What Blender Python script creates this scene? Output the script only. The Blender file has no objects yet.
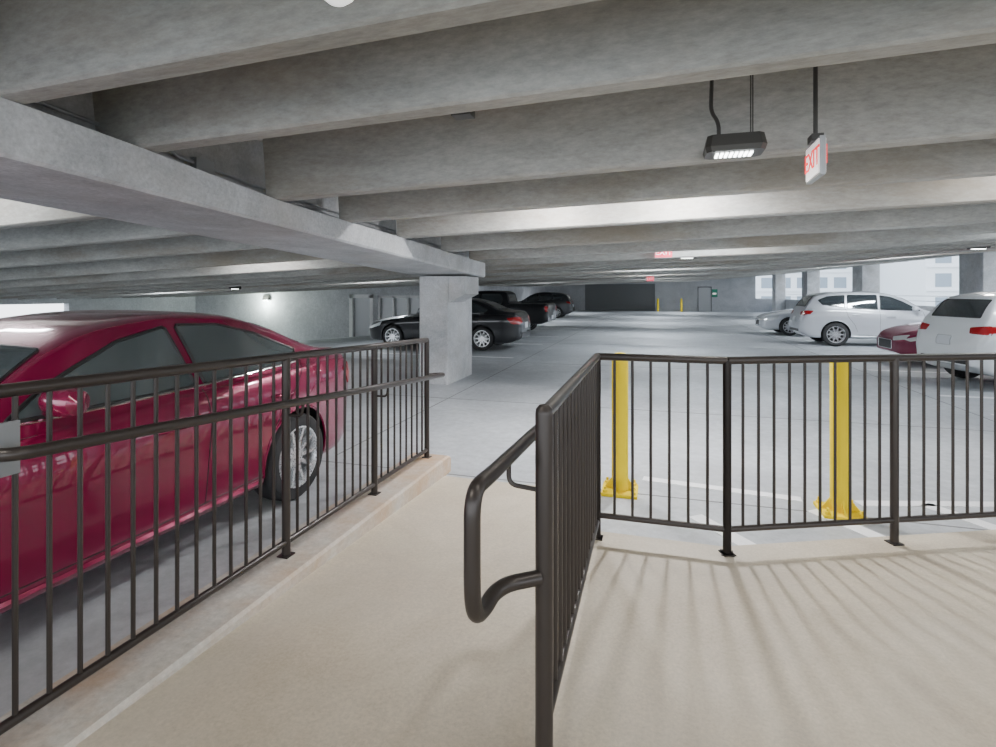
import bpy, math, random
from mathutils import Vector, Matrix
from mathutils.bvhtree import BVHTree
random.seed(4)
COL = bpy.context.scene.collection
TH = math.radians(16.5)

# ---------------------------------------------------------------- materials
def new_mat(name):
    m = bpy.data.materials.new(name); m.use_nodes = True
    return m, m.node_tree, m.node_tree.nodes["Principled BSDF"]

def plain(name, col, rough=.5, metal=0., coat=0., emis=None, es=0., spec=.5, trans=0.):
    m, nt, b = new_mat(name)
    b.inputs["Base Color"].default_value = (*col, 1)
    b.inputs["Roughness"].default_value = rough
    b.inputs["Metallic"].default_value = metal
    b.inputs["Coat Weight"].default_value = coat
    b.inputs["Coat Roughness"].default_value = .03
    b.inputs["Specular IOR Level"].default_value = spec
    if emis:
        b.inputs["Emission Color"].default_value = (*emis, 1)
        b.inputs["Emission Strength"].default_value = es
    dv = .005 if coat > 0 else .04
    n = nt.nodes.new("ShaderNodeTexNoise"); n.inputs["Scale"].default_value = 35
    mr = nt.nodes.new("ShaderNodeMapRange")
    mr.inputs["To Min"].default_value = max(0, rough-dv); mr.inputs["To Max"].default_value = min(1, rough+dv)
    nt.links.new(n.outputs["Fac"], mr.inputs["Value"]); nt.links.new(mr.outputs["Result"], b.inputs["Roughness"])
    return m

def concrete(name, c1, c2, scale=1.2, rough=.8, stain=None, stain_amt=.4, bump=.15, stretch=(1,1,1), speck=(.76,1.16), sscale=22):
    m, nt, b = new_mat(name)
    L = nt.links
    tc = nt.nodes.new("ShaderNodeTexCoord")
    mp = nt.nodes.new("ShaderNodeMapping"); mp.inputs["Scale"].default_value = stretch
    L.new(tc.outputs["Object"], mp.inputs["Vector"])
    n1 = nt.nodes.new("ShaderNodeTexNoise"); n1.inputs["Scale"].default_value = scale
    n1.inputs["Detail"].default_value = 12; n1.inputs["Roughness"].default_value = .74; n1.inputs["Distortion"].default_value=.5
    L.new(mp.outputs["Vector"], n1.inputs["Vector"])
    cr = nt.nodes.new("ShaderNodeValToRGB")
    cr.color_ramp.elements[0].position = .36; cr.color_ramp.elements[0].color = (*c1, 1)
    cr.color_ramp.elements[1].position = .64; cr.color_ramp.elements[1].color = (*c2, 1)
    L.new(n1.outputs["Fac"], cr.inputs["Fac"])
    n2 = nt.nodes.new("ShaderNodeTexNoise"); n2.inputs["Scale"].default_value = scale*sscale
    n2.inputs["Detail"].default_value = 7; n2.inputs["Roughness"].default_value=.75
    L.new(mp.outputs["Vector"], n2.inputs["Vector"])
    mr = nt.nodes.new("ShaderNodeMapRange"); mr.inputs["From Min"].default_value=.3; mr.inputs["From Max"].default_value=.7
    mr.inputs["To Min"].default_value = speck[0]; mr.inputs["To Max"].default_value = speck[1]
    L.new(n2.outputs["Fac"], mr.inputs["Value"])
    mx = nt.nodes.new("ShaderNodeMix"); mx.data_type='RGBA'; mx.blend_type='MULTIPLY'; mx.inputs["Factor"].default_value = 1
    L.new(cr.outputs["Color"], mx.inputs["A"]); L.new(mr.outputs["Result"], mx.inputs["B"])
    out = mx.outputs["Result"]
    if stain:
        n3 = nt.nodes.new("ShaderNodeTexNoise"); n3.inputs["Scale"].default_value = scale*.55; n3.inputs["Detail"].default_value = 8
        n3.inputs["Roughness"].default_value=.65
        L.new(mp.outputs["Vector"], n3.inputs["Vector"])
        r3 = nt.nodes.new("ShaderNodeMapRange"); r3.inputs["From Min"].default_value=.48; r3.inputs["From Max"].default_value=.66
        r3.inputs["To Max"].default_value = stain_amt
        L.new(n3.outputs["Fac"], r3.inputs["Value"])
        m3 = nt.nodes.new("ShaderNodeMix"); m3.data_type='RGBA'
        m3.inputs["B"].default_value = (*stain, 1)
        L.new(r3.outputs["Result"], m3.inputs["Factor"]); L.new(out, m3.inputs["A"])
        out = m3.outputs["Result"]
    L.new(out, b.inputs["Base Color"])
    b.inputs["Roughness"].default_value = rough
    bp = nt.nodes.new("ShaderNodeBump"); bp.inputs["Strength"].default_value = bump; bp.inputs["Distance"].default_value=.01
    L.new(n2.outputs["Fac"], bp.inputs["Height"]); L.new(bp.outputs["Normal"], b.inputs["Normal"])
    return m

M_BEAM = concrete("concrete_ceiling", (.30,.293,.27), (.47,.465,.44), 1.2, .85, (.27,.215,.155), .6, stretch=(.45,1.5,1.3))
M_SLAB = concrete("concrete_slab", (.32,.31,.30), (.42,.41,.40), .8, .9)
M_GIRD = concrete("concrete_girder", (.40,.405,.415), (.60,.605,.615), 1.6, .8, (.36,.33,.30), .5)
M_WALL = concrete("concrete_wall", (.44,.45,.47), (.60,.61,.63), .6, .85, (.38,.38,.38), .5)
M_DECK = concrete("concrete_deck", (.36,.375,.395), (.54,.56,.58), .5, .44, (.31,.32,.34), .55)
M_PLAT = concrete("concrete_walkway", (.49,.41,.305), (.63,.55,.43), .8, .6, (.45,.41,.35), .5, sscale=80, speck=(.80,1.12))
M_CURB = concrete("concrete_curb", (.48,.44,.38), (.62,.585,.53), 1.5, .75, (.50,.29,.14), .8)
M_RAIL = plain("bronze_metal", (.042,.034,.030), .34, .4)
M_YEL = plain("yellow_paint", (.86,.64,.0), .5, 0, 0., spec=.2)
M_WHITEL = concrete("white_line_paint", (.80,.80,.81), (.90,.90,.90), 3, .7, speck=(.9,1.05))
M_JOINT = plain("joint_sealant", (.22,.22,.22), .8)
M_GALV = plain("galvanised_steel", (.42,.43,.44), .4, .6)
M_DARKM = plain("dark_fixture", (.07,.066,.06), .45, .3)
M_LED = plain("led_lens", (1,1,1), .4, emis=(.93,1,.97), es=12)
M_SIGNW = plain("sign_face", (.9,.9,.9), .4, emis=(1,.9,.88), es=.7)
M_SIGNP = plain("sign_face_pink", (.9,.1,.15), .4, emis=(1,.06,.12), es=1.3)
M_SIGNR = plain("sign_red", (.8,.02,.02), .4, emis=(1,.04,.05), es=.9)
M_SIGNG = plain("sign_green", (.02,.25,.15), .5)
M_TIRE = plain("tyre_rubber", (.025,.025,.026), .75)
M_RIM = plain("alloy_rim", (.7,.71,.73), .28, .7)
M_BLACK = plain("black_trim", (.015,.015,.016), .45)
M_GLASS = plain("car_glass", (.03,.038,.043), .04, 0, 1.0, spec=1.0)
M_GLASS2 = plain("car_glass_light", (.07,.09,.095), .04, 0, 1.0, spec=1.0)
M_CHROME = plain("chrome", (.75,.75,.76), .12, 1.0)
M_TAIL = plain("tail_light", (.36,.008,.012), .12, 0, 1)
M_HEAD = plain("head_light", (.75,.78,.8), .08, .3, 1)
M_PLATE = plain("number_plate", (.6,.62,.65), .5)
M_BLDG = plain("facade_white", (.76,.78,.80), .8)
M_BWIN = plain("facade_glass", (.22,.27,.32), .15)
M_GROUND = plain("outside_ground", (.4,.42,.4), .9)
M_DOOR = plain("door_grey", (.19,.195,.20), .6)
M_SEAM = plain("panel_gap", (.02,.01,.01), .7)

# ---------------------------------------------------------------- mesh builder
class MB:
    def __init__(s): s.v=[]; s.f=[]
    def loft(s, rings, caps=True, closed=True):
        o=len(s.v); n=len(rings[0])
        for r in rings: s.v += [tuple(p) for p in r]
        for i in range(len(rings)-1):
            for j in range(n if closed else n-1):
                k=(j+1)%n
                s.f.append((o+i*n+j, o+i*n+k, o+(i+1)*n+k, o+(i+1)*n+j))
        if caps:
            s.f.append(tuple(o+j for j in reversed(range(n))))
            s.f.append(tuple(o+(len(rings)-1)*n+j for j in range(n)))
        return s
    def box(s,x0,x1,y0,y1,z0,z1):
        return s.loft([[(x0,y0,z),(x1,y0,z),(x1,y1,z),(x0,y1,z)] for z in (z0,z1)])
    def obox(s,c,a,b,d):
        c,a,b,d=map(Vector,(c,a,b,d))
        return s.loft([[c-a-b+e,c+a-b+e,c+a+b+e,c-a+b+e] for e in (-d,d)])
    def tube(s,pts,r,n=10,caps=True):
        P=[Vector(p) for p in pts]; rings=[]
        t=(P[1]-P[0]).normalized()
        up=Vector((0,0,1)) if abs(t.z)<.9 else Vector((1,0,0))
        a=t.cross(up).normalized()
        for i,p in enumerate(P):
            if i==0: t=P[1]-P[0]
            elif i==len(P)-1: t=P[-1]-P[-2]
            else: t=(P[i+1]-p).normalized()+(p-P[i-1]).normalized()
            t=t.normalized(); a=(a-t*a.dot(t)).normalized(); b=t.cross(a)
            rr=r[i] if isinstance(r,(list,tuple)) else r
            rings.append([p+(a*math.cos(2*math.pi*k/n)+b*math.sin(2*math.pi*k/n))*rr for k in range(n)])
        return s.loft(rings,caps)
    def lathe(s,prof,c,axis='y',n=32,caps=False):
        c=Vector(c); rings=[]
        for r,h in prof:
            ring=[]
            for k in range(n):
                q=2*math.pi*k/n
                if axis=='y': ring.append(c+Vector((r*math.cos(q),h,r*math.sin(q))))
                else: ring.append(c+Vector((r*math.cos(q),r*math.sin(q),h)))
            rings.append(ring)
        return s.loft(rings,caps)
    def mesh(s,name):
        me=bpy.data.meshes.new(name); me.from_pydata(s.v,[],s.f); me.validate()
        import bmesh
        bm=bmesh.new(); bm.from_mesh(me); bmesh.ops.recalc_face_normals(bm,faces=bm.faces); bm.to_mesh(me); bm.free()
        return me
    def obj(s,name,mat,parent=None,smooth=True,angle=35):
        me=s.mesh(name); me.materials.append(mat)
        if smooth:
            me.polygons.foreach_set("use_smooth",[True]*len(me.polygons)); me.set_sharp_from_angle(angle=math.radians(angle))
        o=bpy.data.objects.new(name,me); COL.objects.link(o)
        if parent: o.parent=parent
        return o

def empty(name,loc=(0,0,0),rz=0):
    e=bpy.data.objects.new(name,None); COL.objects.link(e); e.location=loc; e.rotation_euler=(0,0,rz); e.empty_display_size=.2
    return e

def fillet(pts,r=.06,n=6):
    P=[Vector(p) for p in pts]; out=[P[0]]
    for i in range(1,len(P)-1):
        a=(P[i-1]-P[i]); b=(P[i+1]-P[i]); ra=min(r,a.length*.48); rb=min(r,b.length*.48)
        p0=P[i]+a.normalized()*ra; p2=P[i]+b.normalized()*rb
        for k in range(n+1):
            t=k/n; out.append(p0*(1-t)**2+P[i]*2*t*(1-t)+p2*t*t)
    out.append(P[-1]); return out

def pchip(tab):
    xs=[a for a,_ in tab]; ys=[b for _,b in tab]; n=len(xs)
    d=[(ys[i+1]-ys[i])/(xs[i+1]-xs[i]) for i in range(n-1)]
    m=[d[0]]+[0 if d[i-1]*d[i]<=0 else 2*d[i-1]*d[i]/(d[i-1]+d[i]) for i in range(1,n-1)]+[d[-1]]
    def f(x):
        if x<=xs[0]: return ys[0]
        if x>=xs[-1]: return ys[-1]
        i=max(k for k in range(n-1) if xs[k]<=x); h=xs[i+1]-xs[i]; t=(x-xs[i])/h
        return ((2*t**3-3*t*t+1)*ys[i]+(t**3-2*t*t+t)*h*m[i]+(-2*t**3+3*t*t)*ys[i+1]+(t**3-t*t)*h*m[i+1])
    return f

# ---------------------------------------------------------------- structure
base=pchip([(-4,2.9),(1.94,2.585),(2.62,2.535),(3.85,2.42),(4.94,2.375),(6.23,2.33),(8,2.25),(9.6,2.19),(14,2.17),(22,2.22),(50,2.5)])
def rise(X):
    if X<-4: return .04*(X+4)-.02
    r=.026*(X+3.1)
    if X>3.4: r+=.05*(X-3.4)
    return r
def zc(X,Y): return base(Y)+rise(X)
XR=10.0; XL=-24.0; YF=50.0; YB=-4.0
GW0,GW1=-3.95,-3.45   # girder web

ys=[-3.2,-2.0,-.8,.5,1.86,2.62,3.85,4.94,6.23,7.7,9.0]
while ys[-1]<YF-1.6: ys.append(ys[-1]+1.42)
def beam(name,yb,xs):
    rings=[]
    for X in xs:
        z=zc(X,yb)
        rings.append([(X,yb-.075,z+.015),(X,yb-.06,z),(X,yb+.06,z),(X,yb+.075,z+.015),(X,yb+.13,z+.62),(X,yb-.13,z+.62)])
    return MB().loft(rings).obj(name,M_BEAM,smooth=False)
for yb in ys:
    x0=(GW1 if yb<3.5 else -3.18) if yb<9.6 else XL
    xs=[x0,-3.1,0,3.4,XR+.1] if yb<9.6 else ([XL,-10,-4,-3.1,0,3.4,XR+.1] if yb<22.8 else [-10.2,-4,-3.1,0,3.4,XR+.1])
    beam("ceiling_beam",yb,xs)
    if yb<9.6: beam("ceiling_beam",yb,[XL,-14,-4.01,GW0])
# slab
gx=[XL-.3,-18,-10,-4,-3.1,0,3.4,XR+.3]; gy=[YB]+[y for y in ys[::2] if y>YB]+[YF+.3]
mb=MB(); rings=[]
for Y in gy:
    rings.append([(X,Y,zc(X,Y)+.60) for X in gx]+[(X,Y,zc(X,Y)+.85) for X in reversed(gx)])
mb.loft(rings).obj("ceiling",M_SLAB,smooth=False)
# girder (inverted T)
def zg(Y): return 2.30-.0492*(Y-1.81)
rings=[]
for Y in [YB,-2,0,1.94,2.62,3.85,4.94,6.23,8,9.6]:
    b=zg(Y); t=base(Y)-.004
    rings.append([(-4.3,Y,b+.02),(-4.28,Y,b),(-3.12,Y,b),(-3.1,Y,b+.02),(-3.1,Y,t),(GW1,Y,t),(GW1,Y,t+.66),(GW0,Y,t+.66),(GW0,Y,t-.03),(-4.3,Y,t-.03)])
MB().loft(rings).obj("ceiling_girder",M_GIRD,smooth=False)
# column + corbel
col=empty("concrete_column",(0,0,0))
def ringxy(x0,x1,y0,y1,z,c=.02):
    return [(x0+c,y0,z),(x1-c,y0,z),(x1,y0+c,z),(x1,y1-c,z),(x1-c,y1,z),(x0+c,y1,z),(x0,y1-c,z),(x0,y0+c,z)]
MB().loft([ringxy(-4.05,-3.5,8.7,10.0,0),ringxy(-4.05,-3.5,8.7,10.0,zg(9.6))]).obj("shaft",M_GIRD,col,False)
MB().loft([[(-3.5,8.75,1.45),(-3.5,9.5,1.45),(-3.5,9.5,1.915),(-3.5,8.75,1.915)],
           [(-3.2,8.75,1.6),(-3.2,9.5,1.6),(-3.2,9.5,1.915),(-3.2,8.75,1.915)]]).obj("corbel",M_GIRD,col,False)
MB().box(-4.04,-3.55,9.62,9.98,zg(9.6),base(10)+.62+rise(-3.8)).obj("upper_shaft",M_GIRD,col,False)

# conduits along girder web
cb=empty("electrical_conduit")
mb=MB()
for dz,dx in ((.10,.03),(.16,.03)):
    mb.tube([(GW1+dx,Y,base(Y)+dz) for Y in (0,1.94,2.62,3.85,4.94,6.23,8,9.3)],.013,8)
mb.obj("pipes",M_GALV,cb)
mb=MB(); mb.box(GW1,GW1+.07,3.25,3.42,base(3.3)+.06,base(3.3)+.2); mb.tube(fillet([(GW1+.04,3.25,base(3.2)+.15),(GW1+.04,3.08,base(3.1)+.15),(GW1+.04,3.0,base(3.1)+.3)],.05),.012,8)
mb.obj("junction_box",M_GALV,cb)

# floor: sloped left bay
def zf(X): return 0 if X>-7.5 else -.08*(-7.5-X)
MB().loft([[(X,YB,zf(X)-.3),(X,YF+.3,zf(X)-.3),(X,YF+.3,zf(X)),(X,YB,zf(X))] for X in (XL-.3,-7.5,XR+.3)]).obj("floor",M_DECK,smooth=False)

# walls
wl=empty("wall_left")
wy=23.0
def top(X,Y): return zc(X,Y)+.61
def wseg(x0,x1,z0,zz=None):
    zt=[top(x0,wy),top(x1,wy)] if zz is None else [zz,zz]
    MB().loft([[(x0,wy,z0),(x0,wy+.3,z0),(x0,wy+.3,zt[0]),(x0,wy,zt[0])],[(x1,wy,z0),(x1,wy+.3,z0),(x1,wy+.3,zt[1]),(x1,wy,zt[1])]]).obj("panel",M_WALL,wl,False)
wseg(XL,-14.4,-1.4); wseg(-14.4,-13.2,1.5); wseg(-13.2,-12.9,-.6); wseg(-12.9,-10.5,1.5); wseg(-10.5,-10.1,-.4)
d=empty("door_1"); MB().box(-14.4,-13.2,wy+.15,wy+.2,-.65,1.5).obj("leaf",M_GALV,d,False)
mb=MB()
for x in (-14.37,-13.23): mb.box(x-.09,x+.09,wy-.03,wy+.14,-.6,1.52)
mb.box(-14.46,-13.14,wy-.03,wy+.14,1.38,1.55); mb.obj("frame",M_WHITEL,d,False)
d=empty("door_2"); mb=MB(); mb.box(-12.9,-10.5,wy+.2,wy+.25,-.5,1.5); mb.obj("leaf",M_GALV,d,False)  # pale grey leaf colour imitates the lit doorway interior
mb=MB()
for i in range(4): mb.box(-12.86+i*.77-.05,-12.86+i*.77+.05,wy+.03,wy+.19,-.5,1.5)
mb.box(-12.9,-10.5,wy+.03,wy+.19,1.38,1.5)
mb.obj("frame",M_WHITEL,d,False)
MB().loft([[(-10.3,y,-.4),(-10.1,y,-.4),(-10.1,y,top(-10.1,y)),(-10.3,y,top(-10.3,y))] for y in (23.3,30,40,YF)]).obj("wall_side",M_WALL,smooth=False)
MB().box(XL-.3,XL,YB,16.5,-1.6,.62).box(XL-.3,XL,YB,16.5,1.17,2.3).box(XL-.3,XL,16.5,wy,-1.6,2.3).obj("wall_west",M_WALL,smooth=False)
# far wall
MB().box(-10.1,-6.3,YF,YF+.3,-.4,3.4).box(0,8.3,YF,YF+.3,0,3.8).box(-6.3,0,YF,YF+.3,2.45,3.4).obj("wall_back",M_WALL,smooth=False)
mb=MB(); mb.box(-6.3,0,YF+.15,YF+.2,0,2.45)
for i in range(7): mb.box(-6.3,0,YF+.11,YF+.15,.33*i+.02,.33*i+.30)
mb.obj("door_3",M_DOOR,smooth=False)
MB().box(8.3,XR,YF,YF+.3,0,1.15).obj("wall_back_parapet",M_WALL,smooth=False)
# right exterior
wr_=MB().box(XR,XR+.25,YB,YF,0,1.12).obj("wall_right",M_WALL,smooth=False)
for y in (1,10,19.0,28.5,37.8,47):
    MB().loft([ringxy(XR-.75,XR-.02,y,y+1.3,0),ringxy(XR-.75,XR-.02,y,y+1.3,top(XR-.4,y))]).obj("concrete_pillar",M_GIRD,smooth=False)
mb=MB()
for z in (1.3,1.5): mb.tube([(XR+.1,YB,z),(XR+.1,YF,z)],.012,6)
mb.obj("guard_cable",M_GALV,wr_)

# outside
MB().box(-150,200,-80,250,-8.3,-8).obj("ground_outside",M_GROUND,smooth=False)
def building(x0,x1,y,z1,depth=20):
    e=empty("office_building"); mb=MB(); wb=MB()
    mb.box(x0,x1,y,y+depth,-8,z1).obj("facade",M_BLDG,e,False)
    x=x0+1
    while x<x1-2:
        z=-6.6
        while z<z1-2:
            wb.box(x,x+1.7,y-.06,y+.02,z,z+1.7); z+=3
        x+=2.6
    wb.obj("panes",M_BWIN,e,False)
    mb=MB(); z=-7
    while z<z1: mb.box(x0,x1,y-.2,y,z-.15,z+.1); z+=3
    mb.obj("ledges",M_BLDG,e,False)
building(13,30,95,13); building(33,75,80,16)

# platform, ramp, curb
PZ=.17
R0=Vector((-.33,3.18,0)); R1=Vector((.385,3.19,0)); dR=Vector((.948,.41,0)).normalized()
R2=R1+dR*1.03; R3=R2+dR*1.05; R4=R3+dR*1.05; R5=R4+dR*1.05; R6=R5+dR*1.05
nn=Vector((-dR.y,dR.x,0))*.09
edge=[(-.41,-3.9),(XR-.8,-3.9),(XR-.8,(R6+nn).y),((R6+nn).x,(R6+nn).y),((R1+nn).x+.02,(R1+nn).y),(-.41,3.27)]
MB().loft([[(x,y,0.0) for x,y in edge],[(x,y,PZ) for x,y in edge]]).obj("walkway_platform",M_PLAT,smooth=False)
rp=[(-3.9,PZ),(1.25,PZ),(4.35,.006)]
MB().loft([[(-1.78,y,-.0),(-.41,y,-.0),(-.41,y,z),(-1.78,y,z)] for y,z in rp]).obj("walkway_ramp",M_PLAT,smooth=False)
cz=lambda Y: .185-.009*(Y-1.2)
MB().loft([[(-2.14,y,0),(-1.78,y,0),(-1.78,y,z-.015),(-1.795,y,z),(-2.125,y,z),(-2.14,y,z-.015)] for y,z in ((-3.9,cz(-3.9)),(1.2,cz(1.2)),(4.45,cz(4.45)),(4.5,cz(4.5)-.02))]).obj("curb",M_CURB,smooth=False)

# floor markings and joints
def strip(mb,a,b,w,z0=.0,z1=.004):
    a=Vector((a[0],a[1],0)); b=Vector((b[0],b[1],0)); t=(b-a).normalized(); n=Vector((-t.y,t.x,0))*w/2
    q=[a-n,b-n,b+n,a+n]; mb.loft([[(p.x,p.y,z0) for p in q],[(p.x,p.y,z1) for p in q]])
mb=MB()
strip(mb,(-.1,4.80),(1.1,4.66),.1); strip(mb,(1.5,4.70),(4.8,5.6),.1)
for k in range(5):
    x=.62+k*.85; strip(mb,(x,3.65+.36*k),(x-.34,4.1+.36*k),.12)
for y in (8.6,10.0,12.9,15.9,18.6,21.8,24.9,28,31,34): strip(mb,(4.3,y),(9.2,y),.12)
for y in (12.8,16.4,19.4,24.2,27,30,33,37): strip(mb,(-7.4,y),(-3.4,y),.12)
mb.obj("parking_stripes",M_WHITEL,smooth=False)
mb=MB()
for y in (4.42,7.6,12,17,23,29,36,43): strip(mb,(-7.4,y),(9.9,y),.016,0,.002)
for x in (-3.05,4.1): strip(mb,(x,4.6),(x,49.9),.016,0,.002)
mb.obj("floor_joints",M_JOINT,smooth=False)

# bollards
for bx,by in ((-.274,4.43),(1.305,4.45)):
    e=empty("bollard",(bx,by,0))
    MB().lathe([(.0,.0),(.066,.0),(.066,1.09),(.06,1.105),(.04,1.118),(.0,1.122)],(0,0,0.012),'z',24).obj("post",M_YEL,e)
    mb=MB(); mb.obox((0,0,.012),(.14,0,0),(0,.14,0),(0,0,.012)); mb.obj("base_plate",M_YEL,e,False)
    mb=MB()
    for sx in (-.11,.11):
        for sy in (-.11,.11): mb.lathe([(0,.024),(.02,.024),(.02,.045),(.01,.047),(.01,.07),(0,.07)],(sx,sy,0),'z',8)
    for q in range(4):
        c=math.cos(q*math.pi/2); s=math.sin(q*math.pi/2)
        mb.loft([[(c*.06-s*.006,s*.06+c*.006,.024),(c*.13-s*.006,s*.13+c*.006,.024),(c*.06-s*.006,s*.06+c*.006,.12)],
                 [(c*.06+s*.006,s*.06-c*.006,.024),(c*.13+s*.006,s*.13-c*.006,.024),(c*.06+s*.006,s*.06-c*.006,.12)]])
    mb.obj("bolts",M_YEL,e,False)

# railings
def railing_segment(e,a,b,posts,foot,tz,bz,picket=.1,first=True):
    a=Vector((a[0],a[1],0)); b=Vector((b[0],b[1],0)); L=(b-a).length; t=(b-a)/L
    P=lambda s,z: (a.x+t.x*s,a.y+t.y*s,z)
    rails=MB(); rails.tube([P(0,tz(0)-.021),P(L,tz(L)-.021)],.022,12); rails.tube([P(0,bz(0)),P(L,bz(L))],.017,12)
    rails.obj("rails",M_RAIL,e)
    pm=MB()
    for s in posts:
        f=foot(s)
        pm.tube([P(s,f),P(s,tz(s)-.02)],.023,12)
        pm.obox((P(s,f+.003)),t*.034,Vector((-t.y,t.x,0))*.034,(0,0,.003))
    pm.obj("posts",M_RAIL,e)
    pk=MB(); ps=sorted(posts)
    for i in range(len(ps)-1):
        n=max(1,round((ps[i+1]-ps[i])/picket))
        for k in range(1,n):
            s=ps[i]+(ps[i+1]-ps[i])*k/n; pk.tube([P(s,bz(s)),P(s,tz(s)-.03)],.0085,8)
    pk.obj("pickets",M_RAIL,e)
TZ=1.265
e=empty("railing")
Y0=.1
tzl=lambda s: 1.335-.0353*((s+Y0)-1.16)
bzl=lambda s: .265-.013*((s+Y0)-1.16)
railing_segment(e,(-1.95,Y0),(-1.95,4.35),[0,1.08-Y0,2.47-Y0,3.43-Y0,4.35-Y0],lambda s:cz(s+Y0),tzl,bzl,.098)
hr=lambda Y: 1.125-.0745*(Y-1.15)
mb=MB()
mb.tube(fillet([(-1.94,1.08,hr(1)+.0),(-1.84,1.1,hr(1)),(-1.84,4.5,hr(4.5)),(-1.95,4.52,hr(4.5)-.01),(-1.96,4.36,hr(4.4))],.07),.021,12)
for Y in (2.47,3.43): mb.tube(fillet([(-1.95,Y,hr(Y)-.08),(-1.85,Y,hr(Y)-.08),(-1.84,Y,hr(Y)-.01)],.03),.008,8)
mb.obj("handrail",M_RAIL,e)
MB().box(-1.925,-1.912,1.0,1.17,hr(1)-.08,hr(1)+.085).obj("bracket_plate",M_DOOR,e,False)

e=empty("railing")
railing_segment(e,(-.33,1.62),(-.33,3.18),[0,1.56],lambda s:PZ,lambda s:TZ,lambda s:.27,.098)
MB().lathe([(.0,PZ),(.028,PZ),(.028,TZ-.02),(.026,TZ-.005),(.015,TZ+.008),(0,TZ+.01)],(-.33,1.62,0),'z',20).obj("newel",M_RAIL,e)
h2=lambda Y: 1.105-.045*(Y-1.35)
mb=MB()
mb.tube(fillet([(-.34,1.6,.745),(-.45,1.52,.745),(-.455,1.36,.745),(-.455,1.30,.80),(-.455,1.30,h2(1.3)),(-.45,1.42,h2(1.42)),(-.45,3.2,h2(3.2)),(-.37,3.22,h2(3.2)),(-.34,3.19,h2(3.2))],.085,8),.0225,14)
for Y in (1.64,2.6): mb.tube(fillet([(-.45,Y,h2(Y)-.01),(-.45,Y,h2(Y)-.085),(-.33,Y+.0,h2(Y)-.095)],.03),.008,8)
mb.obj("handrail",M_RAIL,e)

e=empty("railing")
L1=(R1-R0).length
railing_segment(e,R0,R1,[0.0,L1],lambda s:PZ,lambda s:TZ,lambda s:.305,.098)
railing_segment(e,R1,R6,[0.0,1.03,2.08,3.13,4.18,5.23],lambda s:PZ,lambda s:TZ,lambda s:.305,.098)

# ---------------------------------------------------------------- fixtures
def ceiling_light(x,y,z,power,hang=None,size=.36,color=(1,.97,.92),light=True):
    e=empty("ceiling_light",(x,y,z))
    w=size/2
    MB().loft([ringxy(-w*.95,w*.95,-w*.62,w*.62,0,.03),ringxy(-w,w,-w*.68,w*.68,.03,.03),ringxy(-w*.92,w*.92,-w*.6,w*.6,.10,.03)]).obj("housing",M_DARKM,e,False)
    mb=MB()
    for i in range(8): mb.box(-w*.62+i*w*.16,-w*.62+i*w*.16+w*.09,-w*.3,w*.3,-.008,.001)
    mb.obj("lens",M_LED,e,False)
    mb=MB()
    zt=hang if hang else .35
    mb.tube(fillet([(-w*.5,0,.09),(-w*.5,0,.2),(-w*.75,.03,.28),(-w*.68,.05,zt)],.05),.012,8)
    mb.tube([(w*.55,0,.09),(w*.55,0,zt)],.004,6); mb.tube([(w*.62,0,.09),(w*.62,0,zt)],.004,6)
    mb.obj("conduit",M_DARKM,e)
    if light:
        l=bpy.data.lights.new("lamp",'AREA'); l.shape='RECTANGLE'; l.size=size*.6; l.size_y=size*.3; l.energy=power; l.color=color
        o=bpy.data.objects.new("lamp",l); COL.objects.link(o); o.parent=e; o.location=(0,0,-.02)
    return e
ceiling_light(.46,3.50,2.465,7,.64,.34)
ceiling_light(.6,10.9,zc(.6,10.9)+.02,20,.5,.34)
ceiling_light(6.5,13.5,zc(6.5,13.5)-.03,30,.5,.34)
ceiling_light(-13.0,14,zc(-13,14)-.04,25,.5,.34)
def added_bay_light(x,y,power,color,half=.75):  # unseen lamps added to brighten the beams and the floor
    """added batten lamp, out of view between two ceiling stems"""
    yy=min(((a+b)/2 for a,b in zip(ys,ys[1:])),key=lambda q:abs(q-y))
    z=zc(x,yy)+.45; e=empty("added_batten_light",(x,yy,z))
    MB().box(-half,half,-.09,.09,.03,.10).obj("housing",M_GALV,e,False)
    h=half-.03
    MB().loft([[(-h,-.08,.03),(-h,.08,.03),(-h,.05,0),(-h,-.05,0)],[(h,-.08,.03),(h,.08,.03),(h,.05,0),(h,-.05,0)]]).obj("lens",M_LED,e,False)
    l=bpy.data.lights.new("lamp",'AREA'); l.shape='RECTANGLE'; l.size=half*1.9; l.size_y=.12; l.energy=power; l.color=color
    o=bpy.data.objects.new("lamp",l); COL.objects.link(o); o.parent=e; o.location=(0,0,-.02)
WRM=(1,.93,.84); NEU=(.98,.98,1); CL=(.84,.92,1)
S=.72
for (x,y,p,c,h) in ((.9,1.2,14,WRM,.75),(-1.6,-.1,40,WRM,.75),(3.5,1.2,35,WRM,.75),(.25,5.6,190,NEU,.08),(-1.1,5.6,120,NEU,.08),(3.6,5.6,60,NEU,.75),(1,9.7,130,CL,.75),(6.5,9.7,110,CL,.75),  # the two compact lamps are added to cast the railing shadows
    (0,15,210,CL,.75),(6.5,16.5,190,CL,.75),(0,21.5,260,CL,.75),(6.5,24,240,CL,.75),(0,29,290,CL,.75),(6.5,33,270,CL,.75),(0,37,310,CL,.75),(2,45,350,CL,.75),(-6,42,190,CL,.75),(-6,29,150,CL,.75),
    (-6.5,3,50,NEU,.75),(-7.5,9,85,NEU,.75),(-14,6,80,CL,.75),(-9,16,130,CL,.75),(-18,16,170,CL,.75)):
    added_bay_light(x,y,p*S,c,h)
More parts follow.
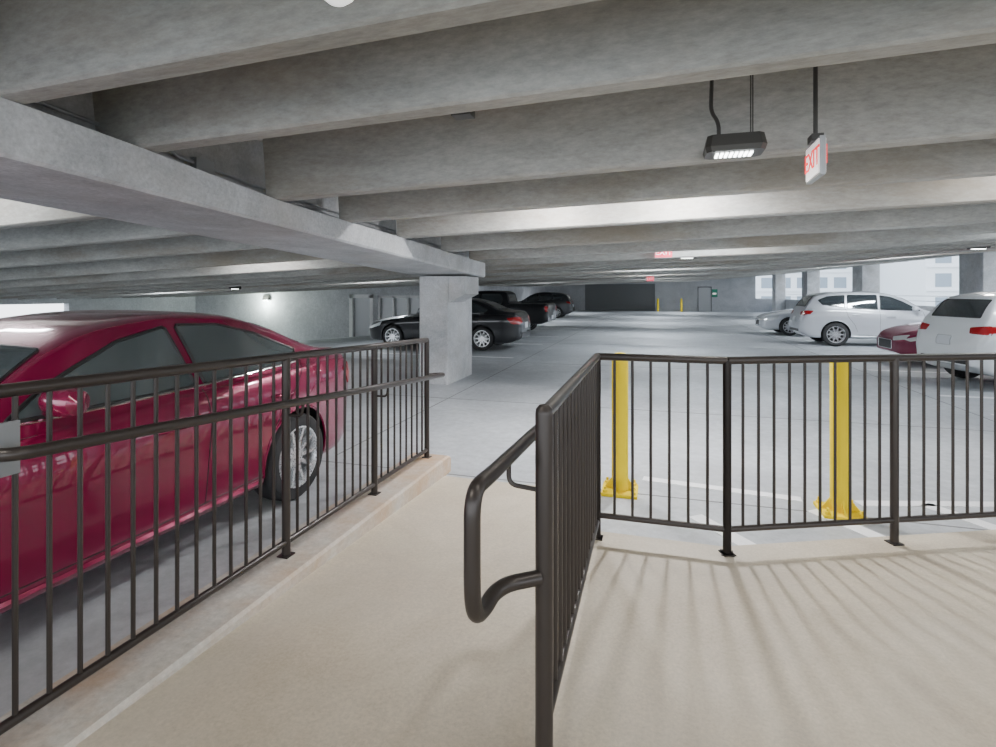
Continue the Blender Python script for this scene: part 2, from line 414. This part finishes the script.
# wall lamp on left wall
e=empty("wall_lamp",(-19.3,wy,1.25))
MB().loft([ringxy(-.2,.2,-.2,0,0,.03),ringxy(-.2,.2,-.12,0,.25,.03)]).obj("housing",M_DARKM,e,False)
MB().box(-.16,.16,-.17,-.03,-.02,.0).obj("lens",M_LED,e,False)
l=bpy.data.lights.new("lamp",'POINT'); l.energy=230; l.color=(.85,1,.93); l.shadow_soft_size=.15; o=bpy.data.objects.new("lamp",l); COL.objects.link(o); o.parent=e; o.location=(0,-.5,-.1)
# globe lamp near camera
e=empty("globe_lamp",(-.99,1.5,2.63))
MB().lathe([(.0,-.07),(.03,-.066),(.055,-.045),(.066,0),(.058,.03),(.04,.05),(0,.055)],(0,0,0),'z',24).obj("globe",plain("globe_glass",(.85,.85,.85),.3,emis=(1,1,1),es=1.0),e)
MB().lathe([(0,.04),(.05,.04),(.05,.60),(0,.60)],(0,0,0),'z',16).obj("stem",M_GALV,e)
MB().box(-1.08,-.97,2.73,2.82,2.60,2.64).box(-1.06,-1.0,2.70,2.8,2.64,2.70).obj("junction_box",M_DARKM,smooth=False)

def text_mesh(s,size,mat,parent,loc,rot):
    c=bpy.data.curves.new("letters",'FONT'); c.body=s; c.size=size; c.extrude=.002; c.align_x='CENTER'; c.align_y='CENTER'
    t=bpy.data.objects.new("letters_tmp",c); COL.objects.link(t)
    dg=bpy.context.evaluated_depsgraph_get(); me=bpy.data.meshes.new_from_object(t.evaluated_get(dg)); bpy.data.objects.remove(t)
    me.materials.clear(); me.materials.append(mat)
    o=bpy.data.objects.new("letters",me); COL.objects.link(o); o.parent=parent; o.location=loc; o.rotation_euler=rot
def exit_sign(x,y,z,rz,face,letters,hang=.5,w=.33,h=.21,th=.02):
    e=empty("exit_sign",(x,y,z),rz)
    MB().box(-w/2,w/2,-th,th,-h/2,h/2).obj("case",M_GALV,e,False)
    MB().box(-w/2+.012,w/2-.012,-th-.004,th+.004,-h/2+.012,h/2-.012).obj("face",face,e,False)
    text_mesh("EXIT",h*.72,letters,e,(0,-th-.006,0),(math.pi/2,0,0)); text_mesh("EXIT",h*.72,letters,e,(0,th+.006,0),(math.pi/2,0,math.pi))
    mb=MB(); mb.box(-.05,.05,-.03,.03,h/2,h/2+.04); mb.tube([(0,0,h/2+.03),(0,0,hang)],.012,8); mb.obj("stem",M_DARKM,e)
exit_sign(.88,3.42,2.375,math.radians(-91),M_SIGNW,M_SIGNR,.78,.30,.21,.014)
exit_sign(.15,10.16,2.36,0,M_SIGNP,M_SIGNW,.5,.32,.2)
exit_sign(-.2,24.5,2.25,0,M_SIGNP,M_SIGNW,.6)
def wall_sign(x,y,z,w,h): 
    e=empty("wall_sign",(x,y,z)); MB().box(-w/2,w/2,-.03,0,-h/2,h/2).obj("panel",M_SIGNG,e,False)
    MB().box(-w*.3,w*.3,-.036,-.03,-h*.15,h*.05).obj("lettering",M_SIGNW,e,False)
wall_sign(5.0,YF,1.6,.5,.7)
e=empty("door_4",(4.2,YF,0)); MB().box(-.5,.5,-.06,-.01,0,2.1).obj("leaf",M_GALV,e,False); MB().box(-.58,-.5,-.1,0,0,2.18).box(.5,.58,-.1,0,0,2.18).box(-.58,.58,-.1,0,2.1,2.18).obj("frame",M_DOOR,e,False)
for x in (.25,2.2):
    MB().lathe([(0,0),(.08,0),(.08,1.1),(.05,1.14),(0,1.15)],(x,48.6,0),'z',12).obj("bollard",M_YEL)

# ---------------------------------------------------------------- cars
def chaikin(pts,it=2,closed=False):
    for _ in range(it):
        out=[] if closed else [pts[0]]
        n=len(pts)
        for i in range(n if closed else n-1):
            a=pts[i]; b=pts[(i+1)%n]
            out.append((a[0]*.75+b[0]*.25,a[1]*.75+b[1]*.25)); out.append((a[0]*.25+b[0]*.75,a[1]*.25+b[1]*.75))
        if not closed: out.append(pts[-1])
        pts=out
    return pts
WH={}
def wheel_meshes(R,sp):
    k=(R,sp)
    if k in WH: return WH[k]
    t=MB(); t.lathe([(.66*R,-.10),(.80*R,-.112),(.93*R,-.105),(.985*R,-.085),(R,-.05),(R,.05),(.985*R,.085),(.93*R,.105),(.80*R,.112),(.66*R,.10)],(0,0,0),'y',40)
    rm=MB(); rm.lathe([(.70*R,.10),(.705*R,.108),(.67*R,.108),(.64*R,.09),(.62*R,.0),(.62*R,-.09)],(0,0,0),'y',40)
    rm.lathe([(0,.085),(.07,.085),(.085,.07),(.085,.03)],(0,0,0),'y',24)
    for i in range(sp):
        q=2*math.pi*i/sp; c,s=math.cos(q),math.sin(q); rr=Vector((c,0,s)); tt=Vector((-s,0,c)); r0,r1=.06,.665*R
        w0,w1=(.021,.015) if sp>6 else (.04,.026)
        def rg(r,w,y0,y1): 
            p=rr*r; return [p+tt*w+Vector((0,y0,0)),p-tt*w+Vector((0,y0,0)),p-tt*w*.7+Vector((0,y1,0)),p+tt*w*.7+Vector((0,y1,0))]
        rm.loft([rg(r0,w0,.04,.082),rg(r1,w1,.05,.098)])
    dk=MB(); dk.lathe([(0,.0),(.62*R,.0),(.62*R,-.02),(0,-.02)],(0,0,0),'y',32)
    bd=MB(); bd.lathe([(0,.02),(.42*R,.02),(.42*R,.0),(0,.0)],(0,0,0),'y',32)
    out=[]
    for n,m,mt in (("tyre",t,M_TIRE),("rim",rm,M_RIM),("well",dk,M_BLACK),("brake_disc",bd,M_GALV)):
        me=m.mesh(n); me.materials.append(mt); me.polygons.foreach_set("use_smooth",[True]*len(me.polygons)); me.set_sharp_from_angle(angle=math.radians(35)); out.append((n,me))
    WH[k]=out; return out

SEDAN=dict(L=4.82,ax=(.97,3.75),R=.335,sp=10,
 top=[(0,.62),(.06,.68),(.3,.79),(.8,.90),(1.4,.99),(1.62,1.02),(2.15,1.32),(2.45,1.43),(2.9,1.475),(3.3,1.455),(3.75,1.34),(4.12,1.17),(4.3,1.12),(4.62,1.08),(4.75,.98),(4.82,.80)],
 belt=[(0,.56),(.3,.72),(.8,.84),(1.6,.93),(2.5,.965),(3.5,1.0),(4.2,1.02),(4.62,.99),(4.75,.9),(4.82,.74)],
 w=[(0,.50),(.05,.62),(.15,.74),(.4,.845),(.9,.90),(2.4,.91),(3.8,.905),(4.3,.86),(4.6,.78),(4.75,.68),(4.82,.56)],
 wr=[(0,.40),(.15,.56),(.5,.66),(1.55,.73),(2.15,.62),(2.9,.59),(3.3,.58),(3.7,.585),(4.2,.68),(4.6,.66),(4.75,.56),(4.82,.46)],
 bot=[(0,.30),(.3,.2),(4.4,.2),(4.82,.34)],
 win=[[(1.84,1.01),(2.02,1.12),(2.2,1.205),(2.46,1.315),(2.79,1.38),(2.83,1.02)],[(2.90,1.02),(2.87,1.385),(3.22,1.37),(3.55,1.285),(3.88,1.14),(3.80,1.06)]],
 ws=[(1.66,.66),(1.66,-.66),(2.14,-.53),(2.14,.53)], rw=[(3.68,.46),(3.68,-.46),(4.12,-.60),(4.12,.60)],
 seams=[[(1.62,.98),(1.60,.7),(1.62,.32)],[(2.865,1.0),(2.865,.6),(2.85,.3)],[(3.90,1.08),(3.66,.85),(3.46,.62),(3.40,.45)],[(1.62,.31),(2.5,.30),(3.38,.31)]],
 handle=[(2.60,.82),(3.52,.85)], tail=[(4.45,.92),(4.81,.95),(4.80,.74),(4.58,.76)], tailr=[(.36,.93),(.74,.95),(.78,.78),(.4,.76)],
 head=[(.1,.60),(.62,.78),(.55,.66),(.2,.56)], headf=[(.40,.64),(.70,.70),(.72,.60),(.45,.55)], mirror=(2.02,1.09), grille=(.36,.36,.56), plate=.62)
SUV=dict(L=4.56,ax=(.92,3.62),R=.36,sp=10,
 top=[(0,.72),(.06,.85),(.3,.97),(.8,1.04),(1.2,1.10),(1.85,1.50),(2.2,1.62),(2.7,1.68),(3.5,1.66),(4.0,1.59),(4.16,1.50),(4.40,1.15),(4.48,1.0),(4.56,.80)],
 belt=[(0,.66),(.3,.88),(1.2,1.0),(2.5,1.05),(3.6,1.12),(4.2,1.12),(4.40,1.05),(4.48,.92),(4.56,.72)],
 w=[(0,.56),(.05,.70),(.15,.8),(.4,.88),(.9,.92),(3.8,.92),(4.2,.88),(4.42,.82),(4.52,.74),(4.56,.68)],
 wr=[(0,.46),(.15,.62),(.5,.7),(1.2,.76),(1.85,.67),(2.6,.63),(3.9,.62),(4.16,.62),(4.4,.72),(4.56,.58)],
 bot=[(0,.34),(.3,.24),(4.2,.24),(4.56,.40)],
 win=[[(1.42,1.10),(1.84,1.36),(2.12,1.49),(2.40,1.545),(2.44,1.12)],[(2.51,1.12),(2.48,1.55),(3.25,1.555),(3.30,1.16)],[(3.38,1.17),(3.33,1.55),(3.8,1.51),(4.05,1.40),(3.95,1.26)]],
 ws=[(1.26,.68),(1.26,-.68),(1.82,-.58),(1.82,.58)], rw=None, rwr=[(-.55,1.20),(-.50,1.50),(.50,1.50),(.55,1.20)],
 seams=[[(1.36,1.05),(1.34,.7),(1.38,.36)],[(2.47,1.1),(2.47,.6),(2.46,.35)],[(3.36,1.14),(3.30,.9),(3.12,.66),(3.05,.45)],[(1.38,.36),(2.2,.35),(3.05,.36)]],
 handle=[(2.2,.92),(3.08,.96)], tail=[(4.2,1.08),(4.47,1.06),(4.50,.95),(4.3,.97)], tailr=[(.46,1.04),(.78,1.08),(.80,.93),(.5,.94)],
 head=[(.1,.80),(.6,.94),(.5,.82),(.2,.74)], headf=[(.45,.82),(.74,.90),(.76,.78),(.5,.72)], mirror=(1.62,1.16), grille=(.42,.5,.76), plate=.72)
PICK=dict(L=5.75,ax=(1.0,4.55),R=.41,sp=6,
 top=[(0,.95),(.06,1.08),(.4,1.18),(1.5,1.24),(2.1,1.72),(2.45,1.86),(3.0,1.92),(3.85,1.90),(4.02,1.80),(4.12,1.36),(4.2,1.34),(5.6,1.34),(5.7,1.32),(5.75,1.24)],
 belt=[(0,.88),(.4,1.10),(1.5,1.18),(4.1,1.27),(4.3,1.31),(5.6,1.31),(5.75,1.2)],
 w=[(0,.7),(.1,.86),(.4,.96),(1,1.0),(5.5,.99),(5.7,.96),(5.75,.92)],
 wr=[(0,.6),(.5,.84),(1.5,.86),(2.1,.75),(3,.70),(3.9,.70),(4.05,.72),(4.15,.90),(5.6,.92),(5.75,.84)],
 bot=[(0,.45),(.3,.36),(5.4,.38),(5.75,.5)],
 win=[[(1.75,1.28),(2.2,1.62),(2.5,1.73),(2.9,1.75),(2.93,1.30)],[(3.0,1.31),(2.97,1.75),(3.75,1.74),(3.88,1.55),(3.85,1.33)]],
 ws=[(1.58,.74),(1.58,-.74),(2.1,-.66),(2.1,.66)], rw=None, rwr=[(-.6,1.42),(-.58,1.74),(.58,1.74),(.6,1.42)],
 seams=[[(1.62,1.22),(1.62,.6)],[(2.97,1.28),(2.97,.6)],[(3.98,1.28),(3.98,.6)],[(1.62,.6),(2.8,.58),(3.95,.6)]],
 handle=[(2.75,1.1),(3.7,1.12)], tail=[(5.62,1.22),(5.73,1.21),(5.73,.98),(5.64,.98)], tailr=[(.80,1.2),(.91,1.2),(.91,.95),(.82,.95)],
 head=[(.1,1.02),(.45,1.1),(.42,.9),(.15,.86)], headf=[(.6,1.0),(.84,1.02),(.84,.84),(.62,.82)], mirror=(2.0,1.36), grille=(.52,.62,1.0), plate=.62, bed=True)

def make_car(name,sp,loc,rz,paint,sW=1.,sH=1.,glass=M_GLASS,wheelsp=None):
    L=sp['L']; e=empty(name,loc,rz)
    T,B,W,U,Z0=[pchip(sp[k]) for k in ('top','belt','w','wr','bot')]
    rings=[]; N=84
    for i in range(N+1):
        s=i/N; t=.45*s+.55*(.5-.5*math.cos(math.pi*s)); x=t*L
        w,zb,zr,wr,z0=W(x)*sW,B(x)*sH,T(x)*sH,U(x)*sW,Z0(x)
        g=max(zr-zb,.02); hb=zb-z0
        p=[(0,z0),(w*.5,z0),(w*.90,z0),(w*.955,z0+.09*hb),(w*.97,z0+.30*hb),(w*.975,z0+.5*hb),(w*1.0,z0+.72*hb),(w*1.0,z0+.80*hb),(w*.975,z0+.93*hb),(w*.94,zb),(w*.915,zb+.02*g),
           (wr+(w*.915-wr)*.5,zb+g*.46),(wr,zb+g*.84),(wr*.93,zb+g*.95),(wr*.6,zb+g*.99),(0,zr)]
        p=chaikin(p,2)
        ring=[(x,a,b) for a,b in p]+[(x,-a,b) for a,b in reversed(p[1:-1])]
        rings.append(ring)
    mb=MB(); mb.loft(rings)
    bvh=BVHTree.FromPolygons([Vector(v) for v in mb.v],mb.f)
    me=mb.mesh("body"); me.materials.append(paint); me.polygons.foreach_set("use_smooth",[True]*len(me.polygons))
    body=bpy.data.objects.new("body",me); COL.objects.link(body)
    R=sp['R']; cut=MB(); Wd=W(sp['ax'][0])*sW
    for ax in sp['ax']:
        for sg in (1,-1):
            a0,a1=sorted((sg*(Wd-.30),sg*(Wd+.2)))
            n=40; RR=R*1.13
            cut.loft([[(ax+RR*math.cos(2*math.pi*k/n),yy,R+.01+RR*math.sin(2*math.pi*k/n)) for k in range(n)] for yy in (a0,a1)])
    if sp.get('bed'): cut.box(4.25,5.62,-.78*sW,.78*sW,.85,2.2)
    cm=cut.mesh("cut"); cm.materials.append(M_BLACK); co=bpy.data.objects.new("cut",cm); COL.objects.link(co)
    md=body.modifiers.new("b",'BOOLEAN'); md.operation='DIFFERENCE'; md.solver='EXACT'; md.object=co
    try: md.material_mode='TRANSFER'
    except Exception: pass
    dg=bpy.context.evaluated_depsgraph_get(); m2=bpy.data.meshes.new_from_object(body.evaluated_get(dg))
    body.modifiers.clear(); body.data=m2; bpy.data.objects.remove(co); m2.set_sharp_from_angle(angle=math.radians(38))
    parts=[body]
    def proj(mode,a,b,off):
        if mode=='L': o,dr=Vector((a,3,b)),Vector((0,-1,0))
        elif mode=='R': o,dr=Vector((a,-3,b)),Vector((0,1,0))
        elif mode=='F': o,dr=Vector((-3,a,b)),Vector((1,0,0))
        elif mode=='B': o,dr=Vector((L+3,a,b)),Vector((-1,0,0))
        else: o,dr=Vector((a,b,5)),Vector((0,0,-1))
        h=bvh.ray_cast(o,dr)
        if h[0] is None:
            o2=Vector((min(max(o.x,0),L),max(min(o.y,1),-1),min(o.z,1.6))); h=bvh.find_nearest(o2)
        nrm=h[1] if h[1].dot(dr)<0 else -h[1]
        return h[0]+nrm*off
    def decal(nm,mode,poly,mat,off=.004,outline=None,orad=.006,ch=2):
        dense=[]
        for i in range(len(poly)):
            a=poly[i]; b=poly[(i+1)%len(poly)]; d=math.hypot(b[0]-a[0],b[1]-a[1]); k=max(3,int(d/.06))
            for q in range(k): dense.append((a[0]+(b[0]-a[0])*q/k,a[1]+(b[1]-a[1])*q/k))
        dense=chaikin(dense,ch,True)
        cx=sum(p[0] for p in dense)/len(dense); cy=sum(p[1] for p in dense)/len(dense)
        rg=[]; K=7
        for k in range(1,K+1):
            f=k/K; rg.append([proj(mode,cx+(p[0]-cx)*f,cy+(p[1]-cy)*f,off) for p in dense])
        rg.append([proj(mode,p[0],p[1],-.01) for p in dense])
        m=MB(); m.loft(rg,False); m.f.append(tuple(range(len(dense)))); parts.append(m.obj(nm,mat,e,angle=50))
        if outline:
            pp=[proj(mode,p[0],p[1],off) for p in dense]; m=MB(); m.tube(pp+[pp[0],pp[1]],orad,6,False); parts.append(m.obj(nm+"_trim",outline,e))
    H=lambda poly:[(a,b*sH) for a,b in poly]; Y=lambda poly:[(a*sW,b*sH) for a,b in poly]
    for md_ in ('L','R'):
        for w_ in sp['win']: decal("window",md_,H(w_),glass,.004,M_BLACK,.011,1)
        m=MB(); x0=sp['win'][0][0][0]-.05; x1=sp['win'][-1][-1][0]; za=sp['win'][0][0][1]-.012; zb_=sp['win'][-1][-1][1]-.012
        m.tube([proj(md_,x0+(x1-x0)*q/16,(za+(zb_-za)*(q/16)**1.6)*sH,.006) for q in range(17)],.007,6); parts.append(m.obj("belt_moulding",M_CHROME,e))
        decal("tail_lamp_side",md_,H(sp['tail']),M_TAIL,.006); decal("head_lamp_side",md_,H(sp['head']),M_HEAD,.005)
        m=MB()
        for s_ in sp['seams']:
            dd=[]
            for i in range(len(s_)-1):
                for q in range(8): dd.append((s_[i][0]+(s_[i+1][0]-s_[i][0])*q/8,s_[i][1]+(s_[i+1][1]-s_[i][1])*q/8))
            dd.append(s_[-1]); m.tube([proj(md_,a,b*sH,-.0005) for a,b in chaikin(dd,1)],.004,5)
        parts.append(m.obj("panel_gaps",M_SEAM,e))
        m=MB()
        for hx,hz in sp['handle']:
            pp=[proj(md_,hx-.11,hz*sH,-.005),proj(md_,hx-.09,hz*sH,.03),proj(md_,hx,hz*sH,.04),proj(md_,hx+.09,hz*sH,.03),proj(md_,hx+.11,hz*sH,-.005)]
            m.tube(fillet(pp,.03,3),.012,8)
        parts.append(m.obj("door_handles",paint,e))
        m=MB()
        for ax in sp['ax']:
            pp=[proj(md_,ax+R*1.14*math.cos(math.radians(q)),R+.01+R*1.14*math.sin(math.radians(q)),-.002) for q in range(-12,193,8)]
            m.tube(pp,.011,6)
        parts.append(m.obj("arch_lips",paint,e))
        m=MB(); pp=[proj(md_,sp['ax'][0]+.42+ (sp['ax'][1]-sp['ax'][0]-.84)*q/12,Z0(2)+.07,.0) for q in range(13)]; m.tube(pp,.02,6); parts.append(m.obj("sill",paint,e))
        mx,mz=sp['mirror']; sg=1 if md_=='L' else -1; b0=proj(md_,mx,mz*sH-.06,-.02); c=b0+Vector((-.03,sg*.15,.07))
        m=MB(); rg=[]
        for k in range(9):
            f=k/8; yy=(f-.5)*.23; rr=math.sqrt(max(0,1-(2*f-1)**4))
            rg.append([(c.x+.055*rr*math.cos(2*math.pi*j/14)+(.02 if math.cos(2*math.pi*j/14)>0 else -.0),c.y+yy*1.0,c.z+.068*rr*math.sin(2*math.pi*j/14)) for j in range(14)])
        m.loft(rg); m.tube([b0,c+Vector((0,-sg*.05,-.04))],.025,8); parts.append(m.obj("mirror",paint,e))
    decal("windshield",'T',[(a,b*sW) for a,b in sp['ws']],glass,.004,M_BLACK,.008,1)
    if sp['rw']: decal("rear_window",'T',[(a,b*sW) for a,b in sp['rw']],glass,.004,M_BLACK,.008,1)
    else: decal("rear_window",'B',Y(sp['rwr']),glass,.006,M_BLACK,.008,1)
    for sg in (1,-1):
        decal("tail_lamp",'B',[(sg*a*sW,b*sH) for a,b in sp['tailr']],M_TAIL,.006); decal("head_lamp",'F',[(sg*a*sW,b*sH) for a,b in sp['headf']],M_HEAD,.006)
    g=sp['grille']; decal("grille",'F',Y([(-g[0],g[1]),(-g[0],g[2]),(g[0],g[2]),(g[0],g[1])]),M_BLACK,.005,M_CHROME,.01,1)
    pz=sp['plate']*sH+.08; decal("number_plate",'B',[(-.16,pz-.08),(-.16,pz+.08),(.16,pz+.08),(.16,pz-.08)],M_PLATE,.01,M_GALV,.005,1)
    decal("bumper_insert",'B',[(-.55*sW,.42),(-.55*sW,.50),(.55*sW,.50),(.55*sW,.42)],M_BLACK if not sp.get('bed') else M_CHROME,.008,None)
    for ax in sp['ax']:
        for sg in (1,-1):
            w=empty("wheel"); w.parent=e; w.location=(ax-L/2,sg*(Wd-.125),R); w.rotation_euler=(0,0,0 if sg>0 else math.pi)
            for n_,me_ in wheel_meshes(R,wheelsp or sp['sp']):
                o=bpy.data.objects.new(n_,me_); COL.objects.link(o); o.parent=w
    for p in parts:
        p.parent=e
        p.data.transform(Matrix.Translation((-L/2,0,0)))
    return e

def paint(name,c,metal=.35,rough=.32): return plain(name,c,rough,metal,1.0)
P_RED=paint("red_paint",(.235,.003,.05),.35,.27); P_BLK=paint("black_paint",(.012,.013,.016)); P_WHT=paint("white_paint",(.74,.76,.78),.0); P_SLV=paint("silver_paint",(.58,.60,.64),.25)
P_DRED=paint("dark_red_paint",(.18,.006,.045)); P_GRY=paint("charcoal_paint",(.03,.033,.038))
make_car("red_sedan",SEDAN,(-3.56,2.21,0),math.radians(90),P_RED,glass=M_GLASS2,sH=1.02)
make_car("black_sedan",SEDAN,(-6.0,15.0,0),0,P_BLK)
make_car("black_pickup_truck",PICK,(-6.9,21.4,0),0,P_BLK,sH=.90)
make_car("charcoal_suv",SUV,(-7.4,34.6,0),0,P_GRY)
make_car("silver_suv",SUV,(6.6,19.2,0),math.radians(180),P_SLV)
make_car("silver_sedan",SEDAN,(6.35,23.3,0),0,P_SLV)
make_car("white_suv",SUV,(7.12,11.7,0),math.radians(192),P_WHT)
make_car("dark_red_car",SEDAN,(7.55,14.4,0),0,P_DRED)

# ---------------------------------------------------------------- world
w=bpy.data.worlds.new("World"); bpy.context.scene.world=w; w.use_nodes=True; nt=w.node_tree
bg=nt.nodes["Background"]; 
tc=nt.nodes.new("ShaderNodeTexCoord"); sx=nt.nodes.new("ShaderNodeSeparateXYZ"); cr=nt.nodes.new("ShaderNodeValToRGB")
nt.links.new(tc.outputs["Generated"],sx.inputs[0]); nt.links.new(sx.outputs["Z"],cr.inputs["Fac"])
cr.color_ramp.elements[0].color=(.88,.94,1,1); cr.color_ramp.elements[1].color=(.66,.80,1,1)
nt.links.new(cr.outputs["Color"],bg.inputs["Color"]); bg.inputs["Strength"].default_value=4.3

cam=bpy.data.cameras.new("Camera"); co=bpy.data.objects.new("Camera",cam); COL.objects.link(co)
cam.sensor_width=36; cam.lens=530/996*36; cam.shift_y=-80.5/996; cam.clip_start=.05; cam.clip_end=500
co.location=(0,0,1.62); co.rotation_euler=(math.pi/2,0,TH)
bpy.context.scene.camera=co
